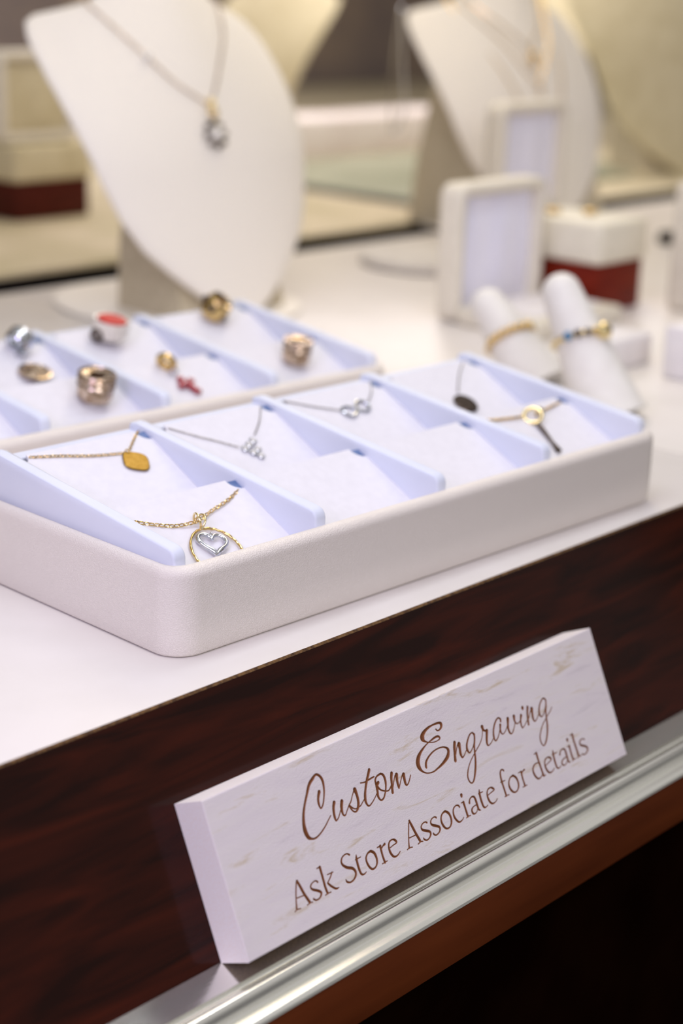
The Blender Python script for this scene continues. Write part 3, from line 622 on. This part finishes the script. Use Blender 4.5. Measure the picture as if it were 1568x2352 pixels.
# ribbed silver bead front col 2, bead front col 4, gold bead back col 4
t, ax = bead('bead_charm', rp(2.1167, 1.8397, 'f', 0.038), (0.0, -0.18, 0.98), 0.038, 0.027, M['warm_silver'], 'ribbed silver bead charm left of the red cross dangle')
bm = bmesh.new()
for q in (0.006, 0.018, 0.0275): torus(bm, rp(2.1167, 1.8397, 'f', 0.038)+ax*q, ax, 0.0370, 0.0032, 36, 6)
link('ridges', bm, M['warm_silver'], t)
t, ax = bead('bead_charm', rp(2.6807, 1.8411, 'f', 0.034), (0.0, -0.15, 0.98), 0.033, 0.026, M['warm_silver'], 'ribbed silver bead charm in the front right cell of the rear tray')
bm = bmesh.new()
for q in (0.008, 0.018, 0.0255): torus(bm, rp(2.6807, 1.8411, 'f', 0.034)+ax*q, ax, 0.0310, 0.0028, 36, 6)
link('ridges', bm, M['warm_silver'], t)
t, ax = bead('bead_charm', rp(2.6819, 2.1193, 'b', 0.036), (0.3, -0.6, 0.75), 0.033, 0.025, M['gold'], 'yellow gold bead charm with dark markings at the foot of the necklace bust')
for k in range(5):
    bm = bmesh.new(); a = k*1.257; u_, v_ = frame_axes(ax); sphere(bm, rp(2.6819, 2.1193, 'b', 0.036)+(u_*math.cos(a)+v_*math.sin(a))*0.0310, 0.0095, 10); link('spot', bm, M['dark_metal'], t)
# red topped charm
t = thing('bead_charm', rp(2.3682, 2.0739, 'b', 0), 'silver charm with a flat red enamel top in the rear tray', 'charm', GB)
cc = rp(2.3574, 2.1043, 'b', 0.030)
bm = bmesh.new(); lathe(bm, [(0.016, -0.018), (0.032, -0.015), (0.040, -0.004), (0.042, 0.012), (0.042, 0.022), (0.040, 0.028), (0.034, 0.026)], cc, (0.05, -0.22, 0.97), 36); bm.faces.ensure_lookup_table(); link('barrel', bm, M['pearl'], t, angle=50)
bm = bmesh.new(); lathe(bm, [(0, 0.024), (0.033, 0.027), (0.031, 0.030), (0, 0.032)], cc, (0.05, -0.22, 0.97), 36); tag(link('enamel', bm, M['red'], t), 'red enamel top')
bm = bmesh.new(); torus(bm, cc+Vector((-0.040, -0.004, -0.004)), (1, 0.3, 0.2), 0.012, 0.005, 20, 8); tag(link('hole_ring', bm, M['dark_metal'], t), 'dark ring on the side')
# cross dangle
t = thing('dangle_charm', rp(2.3411, 1.8649, 'f', 0), 'gold charm with a dangling red stone cross', 'charm', GB)
bm = bmesh.new(); torus(bm, rp(2.3451, 1.8942, 'f', 0.020), (0.8, 0.3, 0.5), 0.016, 0.0085, 28, 10); link('bail', bm, M['gold'], t)
bm = bmesh.new(); torus(bm, rp(2.3494, 1.8728, 'f', 0.012), (0.1, 0.9, 0.3), 0.007, 0.0022, 16, 6); link('jump_ring', bm, M['silver'], t)
axd = (UF*-1+XA*0.30).normalized(); sdd = NF.cross(axd)
c0 = rp(2.3529, 1.8494, 'f', 0.008)
for off, sd in ((-0.006, 0), (0.010, 0), (0.010, 0.016), (0.010, -0.016), (0.026, 0), (0.041, 0)):
    bm = bmesh.new(); lathe(bm, [(0, -0.004), (0.0085, -0.002), (0.0095, 0.001), (0.006, 0.006), (0, 0.0075)], c0+axd*off+sdd*sd, NF, 10); link('stone', bm, M['ruby'], t, smooth=False)
# coin dangle
t, ax = bead('dangle_charm', rp(2.1271, 2.1183, 'b', 0.030), (0.8, 0.2, 0.45), 0.031, 0.018, M['silver'], 'silver bead with a round disc dangling from it, far left of the rear tray')
bm = bmesh.new(); torus(bm, rp(2.1167, 2.1038, 'b', 0.006), (1, 0.2, 0), 0.012, 0.003, 18, 8); link('jump_ring', bm, M['silver'], t)
bm = bmesh.new(); cc = rp(2.1154, 2.0507, 'b', 0.004)
lathe(bm, [(0, -0.003), (0.034, -0.003), (0.037, 0), (0.036, 0.004), (0.031, 0.005), (0.029, 0.003), (0.022, 0.003), (0.02, 0.005), (0, 0.006)], cc+NB*0.005, NB+Vector((0, 0.20, 0)), 36); link('disc', bm, M['warm_silver'], t, angle=30)

# the trays stand slightly askew on the counter: turn each with everything that lies in it
def set_askew(o, corner, ang):
    R_ = Matrix.Rotation(ang, 3, 'Z'); p = Vector(o.location)/U-Vector((TX0, TY0, 0))
    o.location = (R_@p+Vector((corner[0], corner[1], 0)))*U; o.rotation_euler = (0, 0, ang)
set_askew(tray, (1.5695, 1.738), -0.0279); set_askew(rear, (1.598, 2.489), -0.0412)
for o in list(C.objects):
    if o.get('group') == GN: set_askew(o, (1.5695, 1.738), -0.0279)
    elif o.get('group') == GB: set_askew(o, (1.598, 2.489), -0.0412)

# ---------------------------------------------------------------- finger stands with rings
def finger(base, tip, rb, rt, label, tring):
    b = Vector(base); tp = Vector(tip); ax = (tp-b).normalized(); Ln = (tp-b).length
    t = thing('ring_finger_stand', (b.x, b.y, 0), label, 'ring stand', 'white finger ring stands')
    bm = bmesh.new(); n = 14; pr = [(0, -0.0)]+[(rb+(rt-rb)*(i/n)**0.85, (Ln-rt)*i/n) for i in range(n+1)]
    pr += [(rt*math.cos(a), (Ln-rt)+rt*math.sin(a)) for a in [math.pi/2*i/7 for i in range(1, 8)]]; pr[-1] = (0, Ln)
    lathe(bm, pr, b, ax, 36)
    for v in bm.verts:
        if v.co.z < 0.004:
            k = (0.004-v.co.z)/ax.z; v.co = v.co+ax*k
    link('cone', bm, M['finger'], t, angle=60)
    bm = bmesh.new(); lathe(bm, [(0, 0), (rb*1.01, 0), (rb*1.02, 0.003), (rb*0.98, 0.006), (0, 0.006)], (b.x, b.y, 0), (0, 0, 1), 36)
    link('foot', bm, M['finger'], t)
    rr = rb+(rt-rb)*(tring)**0.85
    return b+ax*(Ln-rt)*tring, ax, rr, t
c_, ax, rr, _ = finger((3.300, 2.125, 0.0), (3.300, 2.318, 0.318), 0.088, 0.047, 'white tilted ring cone nearest the right edge, taller of the two', 0.62)
g = thing('gem_ring', c_, 'gold ring with blue and white stones on the taller white cone', 'ring', 'rings on the finger stands')
axr = (ax+Vector((0.22, -0.05, 0.0))).normalized(); u_, v_ = frame_axes(axr)
bm = bmesh.new(); torus(bm, c_, axr, rr+0.006, 0.0058, 48, 10); link('band', bm, M['pale_gold'], g)
toc = (Vector((0, 0, 1))-c_); toc.normalize()
def around(axr, c_, r_, ang):
    f0 = (toc-axr*toc.dot(axr)).normalized(); s0 = axr.cross(f0).normalized()
    return c_+(f0*math.cos(math.radians(ang))+s0*math.sin(math.radians(ang)))*r_
for ang, mm, rad, nm in ((52, 'pale_gold', 0.021, 'large_stone'), (68, 'gold', 0.010, 'small_stone'), (-22, 'blue_stone', 0.011, 'small_stone'), (-2, 'dark_metal', 0.010, 'small_stone'), (16, 'dark_metal', 0.009, 'small_stone'), (33, 'gold', 0.009, 'small_stone')):
    bm = bmesh.new(); sphere(bm, around(axr, c_, rr+0.011, ang), rad, 10); q = link(nm, bm, M[mm], g, smooth=False)
    if mm == 'blue_stone': tag(q, 'blue stone')
    if nm == 'large_stone': tag(q, 'large pale stone')
c_, ax, rr, _ = finger((3.430, 2.425, 0.0), (3.430, 2.640, 0.215), 0.084, 0.046, 'white tilted ring cone just left of the taller cone', 0.58)
g = thing('leaf_ring', c_, 'yellow gold leaf-patterned ring on the shorter white cone', 'ring', 'rings on the finger stands')
axr = (ax+Vector((0.15, -0.05, 0.0))).normalized()
bm = bmesh.new(); torus(bm, c_, axr, rr+0.004, 0.0065, 48, 10); link('band', bm, M['gold'], g)
for i, ang in enumerate((-40, -22, -4, 14, 32, 50, 64)):
    bm = bmesh.new(); sphere(bm, around(axr, c_, rr+0.007, ang), 0.011, 10); link('leaf', bm, M['gold'], g)

# ---------------------------------------------------------------- gift boxes
def open_box(loc, w_, hz, depth, label, base_d=0.36, lining='satin', shell='box_shell'):
    """upright open lid with satin inside, hinged on a low base that reaches forward"""
    x, y, z = loc; t = thing('open_gift_box', loc, label, 'gift box', 'open boxes with satin lining')
    # lid shell: frame with a rounded border and a recess
    fw_ = 0.034; bm = bmesh.new()
    def rr_(x0, x1, z0, z1, r_, n=6):
        out = []
        for cx, cz_, a0 in ((x1-r_, z0+r_, -90), (x1-r_, z1-r_, 0), (x0+r_, z1-r_, 90), (x0+r_, z0+r_, 180)):
            for i in range(n+1):
                a = math.radians(a0+90*i/n); out.append((cx+r_*math.cos(a), cz_+r_*math.sin(a)))
        return out
    o = (x, x+w_, z+0.002, z+hz); k = 0.012
    lv = [(rr_(o[0]+k, o[1]-k, o[2]+k, o[3]-k, 0.03), y+depth), (rr_(o[0], o[1], o[2], o[3], 0.04), y+depth-k), (rr_(o[0], o[1], o[2], o[3], 0.04), y+k),
          (rr_(o[0]+k*.3, o[1]-k*.3, o[2]+k*.3, o[3]-k*.3, 0.038), y+k*.3), (rr_(o[0]+k, o[1]-k, o[2]+k, o[3]-k, 0.034), y),
          (rr_(o[0]+fw_*.8, o[1]-fw_*.8, o[2]+fw_*.8, o[3]-fw_*.8, 0.012), y), (rr_(o[0]+fw_, o[1]-fw_, o[2]+fw_, o[3]-fw_, 0.006), y+0.006), (rr_(o[0]+fw_, o[1]-fw_, o[2]+fw_, o[3]-fw_, 0.006), y+0.042)]
    rings = [[bm.verts.new((a, yy, b)) for a, b in pts] for pts, yy in lv]
    for A_, B_ in zip(rings, rings[1:]):
        for i in range(len(A_)): bm.faces.new((A_[i], A_[(i+1) % len(A_)], B_[(i+1) % len(A_)], B_[i]))
    bm.faces.new(rings[0][::-1]); bm.faces.new(rings[-1])
    lid = link('lid', bm, M[shell], t, angle=45)
    # padded satin panel
    bm = bmesh.new(); a0, a1, b0, b1 = o[0]+fw_+0.001, o[1]-fw_-0.001, o[2]+fw_+0.001, o[3]-fw_-0.001; n = 16; g = []
    for i in range(n+1):
        row = []
        for j in range(n+1):
            s, q = i/n, j/n; puff = 0.016*(1-(2*s-1)**4)*(1-(2*q-1)**4)+0.004*math.sin(s*14)*math.sin(q*3)*(1-(2*q-1)**2)
            row.append(bm.verts.new((a0+(a1-a0)*s, y+0.040-puff, b0+(b1-b0)*q)))
        g.append(row)
    for i in range(n):
        for j in range(n): bm.faces.new((g[i][j], g[i+1][j], g[i+1][j+1], g[i][j+1]))
    link('lining', bm, M[lining], t)
    if base_d > 0:
        bm = bmesh.new(); box(bm, (x, y-base_d-0.004, z+0.001), (x+w_, y-0.004, z+0.055), 0.014, 4); base = link('base', bm, M['box_shell'], t, angle=45)
        bm = bmesh.new(); box(bm, (x+0.05, y-base_d+0.045, z+0.050), (x+w_-0.05, y-0.05, z+0.066), 0.010, 3); link('cushion', bm, M['white_block'], t)
    return t
open_box((3.872, 3.065, 0.0), 0.430, 0.408, 0.085, 'cream box with lavender satin lid standing open beside the white topped red box', 0.30)
def two_tone(loc, w_, d_, hr, hw, label, group=None, wood='red_wood', top='box_top'):
    x, y, z = loc; t = thing('display_box', loc, label, 'display box', group)
    bm = bmesh.new(); box(bm, (x, y, z+0.001), (x+w_, y+d_, z+hr), 0.004, 2); link('base', bm, M[wood], t)
    bm = bmesh.new(); box(bm, (x-0.012, y-0.012, z+hr), (x+w_+0.012, y+d_+0.012, z+hr+hw), 0.016, 4); link('top', bm, M[top], t)
    return t
two_tone((4.338, 2.888, 0.0), 0.245, 0.30, 0.152, 0.128, 'red wooden box with cream top holding two gold earrings, beside the open box', 'red and cream display boxes')
for i, (x, y) in enumerate(((4.405, 3.115), (4.485, 3.03))):
    lab = ('left gold stud of the pair on the cream top', 'right gold stud of the pair on the cream top')[i]
    bm = bmesh.new(); lathe(bm, [(0, 0), (0.015, 0), (0.019, 0.005), (0.017, 0.011), (0.010, 0.015), (0, 0.016)], (x, y, 0.2805), (0, 0, 1), 20)
    for k in range(5): sphere(bm, (x+0.017*math.cos(k*1.257), y+0.017*math.sin(k*1.257), 0.289), 0.008, 8)
    tag(link('stud_earring', bm, M['gold'], None, origin=(x, y, 0.2805)), lab, 'earring', 'gold earrings on the cream box')
# second open box on a riser
bm = bmesh.new(); box(bm, (4.94, 3.72, 0.001), (5.36, 3.86, 0.148), 0.01, 3)
tag(link('display_riser', bm, M['box_shell'], origin=(5.15, 3.79, 0)), 'cream block under the farther open box', 'riser')
open_box((4.945, 3.740, 0.150), 0.405, 0.40, 0.085, 'taller standing open box with lavender lining in front of the right-hand bust', 0)
# box group on the left of the back counter
two_tone((4.045, 5.40, 0.012), 0.36, 0.32, 0.150, 0.140, 'dark red box with pale top on the back counter left of the big bust', 'red and cream display boxes', 'dark_red', 'olive_beige')
open_box((4.03, 5.46, 0.304), 0.385, 0.35, 0.085, 'pale box lid standing on the dark red box, far left of the photo', 0, 'olive_beige')
# low white blocks on the counter at the right
bm = bmesh.new(); box(bm, (3.70, 2.40, 0.001), (3.90, 2.54, 0.085), 0.012, 3)
tag(link('display_block', bm, M['white_block'], origin=(3.8, 2.47, 0)), 'small low white block behind the taller ring cone', 'display block', 'white display blocks')
bm = bmesh.new(); box(bm, (3.775, 2.10, 0.001), (4.10, 2.292, 0.138), 0.008, 3)
tag(link('display_block', bm, M['white_block'], origin=(3.9, 2.2, 0)), 'lower white block cut off by the right edge of the photo', 'display block', 'white display blocks')
bm = bmesh.new(); box(bm, (3.86, 2.13, 0.139), (4.09, 2.26, 0.205), 0.008, 3)
tag(link('ring_box', bm, M['satin'], origin=(3.96, 2.2, 0.139)), 'lavender ring box on the white block at the right edge', 'ring box')
bm = bmesh.new(); box(bm, (4.595, 2.58, 0.001), (4.93, 2.80, 0.40), 0.02, 4)
tag(link('display_block', bm, M['box_shell'], origin=(4.77, 2.69, 0)), 'tall cream upright block at the right edge behind the red box', 'display block', 'white display blocks')
bm = bmesh.new(); box(bm, (5.76, 3.50, 0.001), (5.84, 3.57, 0.045), 0.006, 3)
tag(link('ring_box', bm, M['dark_gap'], origin=(5.80, 3.535, 0)), 'small black box between the red box and the right edge', 'ring box')
# round grey pad
bm = bmesh.new(); lathe(bm, [(0, 0.001), (0.25, 0.001), (0.262, 0.010), (0.258, 0.030), (0.24, 0.040), (0, 0.040)], (4.66, 3.80, 0), (0, 0, 1), 48)
tag(link('display_pad', bm, M['grey_pad'], origin=(4.66, 3.80, 0)), 'round grey-white pad left of the open boxes', 'display pad')

# ---------------------------------------------------------------- necklace busts
WT = [(0, 0.03), (0.03, 0.075), (0.06, 0.125), (0.10, 0.18), (0.15, 0.24), (0.22, 0.312), (0.31, 0.366), (0.42, 0.405), (0.53, 0.432), (0.62, 0.448), (0.70, 0.456), (0.77, 0.455), (0.82, 0.445),
      (0.855, 0.425), (0.875, 0.39), (0.89, 0.33), (0.905, 0.26), (0.93, 0.215), (0.97, 0.195), (1.05, 0.185), (1.12, 0.19)]
LEAN = math.radians(15)
def bust_w(t):
    for (a, wa), (b, wb) in zip(WT, WT[1:]):
        if t <= b:
            q = (t-a)/(b-a); return wa+(wb-wa)*q
    return WT[-1][1]
def bust_pt(s, t, off=0.0):
    """point on the bust face: local x = s, leaning back, shoulders rolled back"""
    wv = max(bust_w(t), 0.05)
    back = 0.19*max(0, (t-0.45)/0.42)**1.8*(0.35+0.65*min(1, abs(s)/0.4)**1.4)+0.07*(abs(s)/0.45)**2.2
    if t > 0.9: back = min(back, 0.19*1.0*(0.35+0.65*min(1, abs(s)/0.4)**1.4)+0.07*(abs(s)/0.45)**2.2+0.10*(t-0.9)+0.03)
    y = t*math.sin(LEAN)+back-off*math.cos(LEAN); z = t*math.cos(LEAN)+off*math.sin(LEAN)
    return Vector((s, y, z))
def make_bust(name, label, sup_t, sup_w, sup_d, cloth='bust'):
    t = thing(name, (0, 0, 0), label, 'necklace bust', 'necklace busts')
    nu, nv = 26, 54; bm = bmesh.new(); F = []; Bk = []
    tmax = 1.12
    for j in range(nv+1):
        tt = tmax*(j/nv)**0.9
        wv = bust_w(tt); rf = []; rb_ = []
        for i in range(nu+1):
            u_ = -1+2*i/nu; u_ = math.sin(u_*math.pi/2)
            edge = 0.018*(1-math.sqrt(max(0, 1-u_**8)))
            p = bust_pt(u_*wv, tt); rf.append(bm.verts.new(p+Vector((0, edge, 0))))
            rb_.append(bm.verts.new(p+Vector((0, 0.040-edge, 0))))
        F.append(rf); Bk.append(rb_)
    for j in range(nv):
        for i in range(nu):
            bm.faces.new((F[j][i], F[j][i+1], F[j+1][i+1], F[j+1][i])); bm.faces.new((Bk[j][i], Bk[j+1][i], Bk[j+1][i+1], Bk[j][i+1]))
        bm.faces.new((F[j][0], F[j+1][0], Bk[j+1][0], Bk[j][0])); bm.faces.new((F[j][nu], Bk[j][nu], Bk[j+1][nu], F[j+1][nu]))
    for i in range(nu):
        bm.faces.new((F[0][i], Bk[0][i], Bk[0][i+1], F[0][i+1])); bm.faces.new((F[nv][i], F[nv][i+1], Bk[nv][i+1], Bk[nv][i]))
    link('face', bm, M[cloth], t, angle=60)
    # support wedge behind
    bm = bmesh.new(); z1 = sup_t*math.cos(LEAN); rows = []
    for z in (0.012, z1*0.35, z1*0.7, z1):
        q = z/z1; yf_ = z*math.tan(LEAN)+0.050+0.05*q*q; yb_ = yf_+sup_d*(1-0.65*q)+0.03*q; hw = sup_w*(1-0.50*q*q)
        if bust_w(z/math.cos(LEAN)) < hw+0.03: yf_ += 0.015
        rows.append([bm.verts.new(p) for p in ((-hw, yf_, z), (hw, yf_, z), (hw, yb_, z), (-hw, yb_, z))])
    for A_, B_ in zip(rows, rows[1:]):
        for i in range(4): bm.faces.new((A_[i], A_[(i+1) % 4], B_[(i+1) % 4], B_[i]))
    bm.faces.new(rows[0][::-1]); bm.faces.new(rows[-1])
    link('support', bm, M['bust_side'], t, angle=30)
    bm = bmesh.new(); pts = [(math.cos(a)*0.36, 0.32+math.sin(a)*0.40) for a in [2*math.pi*k/48 for k in range(48)]]
    lv = [[bm.verts.new((x*s, 0.32+(y-0.32)*s, z)) for x, y in pts] for s, z in ((0.985, 0.0005), (1, 0.005), (0.99, 0.012))]
    for A_, B_ in zip(lv, lv[1:]):
        for i in range(48): bm.faces.new((A_[i], A_[(i+1) % 48], B_[(i+1) % 48], B_[i]))
    bm.faces.new(lv[0][::-1]); bm.faces.new(lv[-1]); link('base_plate', bm, M[cloth], t)
    return t
def place(t, x, y, rz=0, s=1.0):
    t.location = Vector((x, y, 0))*U; t.rotation_euler = (0, 0, math.radians(rz)); t.scale = (s, s, s)
b1 = make_bust('necklace_bust', 'large white necklace bust at the left wearing a pendant with a silver flower drop', 0.62, 0.21, 0.30)
b2 = make_bust('necklace_bust', 'white necklace bust at the right with several gold chains, behind the open boxes', 0.80, 0.35, 0.46)
b3 = make_bust('necklace_bust', 'shadowed beige bust in the background above the large bust\'s right shoulder', 0.62, 0.21, 0.30, 'olive_beige')
def dup_bust(lab): c = copy_tree(b3); c['label'] = lab; return c
#'olive-beige bust in the background above the large bust\'s right shoulder')
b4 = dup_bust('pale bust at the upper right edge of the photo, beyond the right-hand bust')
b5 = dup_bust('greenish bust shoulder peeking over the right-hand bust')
place(b1, 3.455, 3.50); place(b2, 5.63, 3.96, -9, 1.0)
B1 = Matrix.Translation((3.455, 3.50, 0)); B2 = Matrix.Translation((5.63, 3.96, 0))@Matrix.Rotation(math.radians(-9), 4, 'Z')
def on(Mx, s, t_, off=0.006): return Mx@bust_pt(s, t_, off)
# necklace on the large bust
n_ = thing('pendant_necklace', on(B1, 0.01, 0.55), 'fine chain necklace with a gold knot and silver flower drop, on the large bust', 'necklace', 'necklaces on the busts')
bm = bmesh.new()
chain_links(bm, [on(B1, -0.30, 0.97), on(B1, -0.27, 0.92, 0.008), on(B1, -0.22, 0.83, 0.010), on(B1, -0.17, 0.76, 0.010), on(B1, -0.11, 0.69, 0.009), on(B1, -0.02, 0.63, 0.008)], 0.011, 0.008, 0.0014, Vector((0, -1, 0.2)))
chain_links(bm, [on(B1, 0.20, 1.0), on(B1, 0.21, 0.90, 0.008), on(B1, 0.155, 0.82, 0.010), on(B1, 0.09, 0.75, 0.010), on(B1, 0.04, 0.685, 0.009), on(B1, 0.0, 0.63)], 0.011, 0.008, 0.0014, Vector((0, -1, 0.2)))
link('chain', bm, M['warm_silver'], n_)
bm = bmesh.new(); sphere(bm, on(B1, -0.17, 0.762, 0.010), 0.012, 12); link('bead', bm, M['clear_stone'], n_)
bm = bmesh.new(); torus(bm, on(B1, -0.012, 0.622, 0.014), (0.9, -0.4, 0), 0.016, 0.008, 24, 8); torus(bm, on(B1, -0.008, 0.60, 0.014), (0.3, -1, 0.2), 0.013, 0.006, 24, 8); link('knot', bm, M['pale_gold'], n_)
bm = bmesh.new()
for k in range(8): sphere(bm, on(B1, -0.018+0.034*math.cos(k*math.pi/4), 0.542+0.034*math.sin(k*math.pi/4), 0.012), 0.009, 10)
link('flower', bm, M['dark_metal'], n_)
bm = bmesh.new(); sphere(bm, on(B1, -0.018, 0.542, 0.016), 0.018, 12); link('stone', bm, M['clear_stone'], n_)
# layered gold chains on the right bust
for i, (d_, ww_) in enumerate(((0.60, 0.21), (0.72, 0.17), (0.31, 0.24))):
    n_ = thing('gold_necklace', on(B2, 0, d_), ('gold chain with a small drop at mid chest of the right-hand bust', 'shortest gold chain with an orange drop near the neck of the right-hand bust', 'longest gold chain with a coral bead, lower chest of the right-hand bust')[i], 'necklace', 'necklaces on the busts')
    bm = bmesh.new(); pts = [on(B2, -ww_*1.0, 1.0, 0.004), on(B2, -ww_*1.15, 0.92, 0.008), on(B2, -ww_*0.62, (0.92+d_)/2, 0.010), on(B2, -ww_*0.2, d_+0.04, 0.005), on(B2, 0, d_, 0.006), on(B2, ww_*0.2, d_+0.04, 0.005), on(B2, ww_*0.62, (0.92+d_)/2, 0.010), on(B2, ww_*1.05, 0.93, 0.008), on(B2, ww_, 1.0, 0.004)]
    tube(bm, smooth_path(pts, 8), 0.0028, 6); link('chain', bm, M['gold'], n_)
    bm = bmesh.new(); sphere(bm, on(B2, 0, d_-0.02, 0.015), (0.010, 0.020, 0.020)[i], 12); sphere(bm, on(B2, 0, d_-0.048, 0.014), (0.007, 0.014, 0.010)[i], 12)
    link('drop', bm, (M['gold'], M['gold'], M['red'])[i], n_)

n_ = thing('hanging_chain', on(B2, -0.42, 0.86), 'thin chain hanging in a loop from the left shoulder of the right-hand bust', 'chain')
bm = bmesh.new(); p0 = on(B2, -0.40, 0.88, 0.0)+Vector((-0.004, 0.055, 0.0)); tube(bm, smooth_path([p0, p0+Vector((0.03, 0.05, -0.20)), p0+Vector((0.07, 0.09, -0.42)), p0+Vector((0.10, 0.10, -0.50)), p0+Vector((0.125, 0.07, -0.40)), p0+Vector((0.06, 0.03, -0.2)), p0+Vector((0.008, 0, 0))], 8), 0.0045, 6); link('chain', bm, M['silver'], n_)

# ---------------------------------------------------------------- back counter
bk = thing('back_counter', (5, 6.5, -5.2), 'beige back counter across the dark gap behind the display counter', 'counter')
bm = bmesh.new(); box(bm, (-1.2, 4.495, -0.007), (13.5, 10.5, 0.001), 0.003, 2); link('counter_top', bm, M['back_cloth'], bk)
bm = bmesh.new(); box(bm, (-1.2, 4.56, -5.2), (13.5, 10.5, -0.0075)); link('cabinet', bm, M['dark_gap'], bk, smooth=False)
bm = bmesh.new(); box(bm, (1.2, 4.505, 0.002), (5.70, 5.98, 0.010), 0.006, 2)
tag(link('display_mat', bm, M['cream_pad'], origin=(3.5, 5.2, 0)), 'large flat cream mat on the back counter behind the big bust', 'mat')
bm = bmesh.new(); box(bm, (5.705, 4.505, 0.0015), (5.85, 5.98, 0.009))  # dark strip stands in for the shadow beside the mat
tag(link('shadow_strip', bm, M['dark_gap'], bk, smooth=False), 'dark strip painted in for the mat edge shadow')
bm = bmesh.new(); box(bm, (6.62, 6.35, 0.002), (8.05, 6.72, 0.215), 0.012, 3)
tag(link('display_platform', bm, M['pink_slab'], origin=(7.1, 6.8, 0)), 'pinkish white low platform between the two busts', 'platform')
bm = bmesh.new(); box(bm, (5.85, 4.9, 0.002), (8.0, 6.30, 0.018), 0.006, 3)
tag(link('glass_shelf_mat', bm, M['green_slab'], origin=(6.9, 5.6, 0)), 'grey green flat mat in front of the pinkish platform', 'mat')
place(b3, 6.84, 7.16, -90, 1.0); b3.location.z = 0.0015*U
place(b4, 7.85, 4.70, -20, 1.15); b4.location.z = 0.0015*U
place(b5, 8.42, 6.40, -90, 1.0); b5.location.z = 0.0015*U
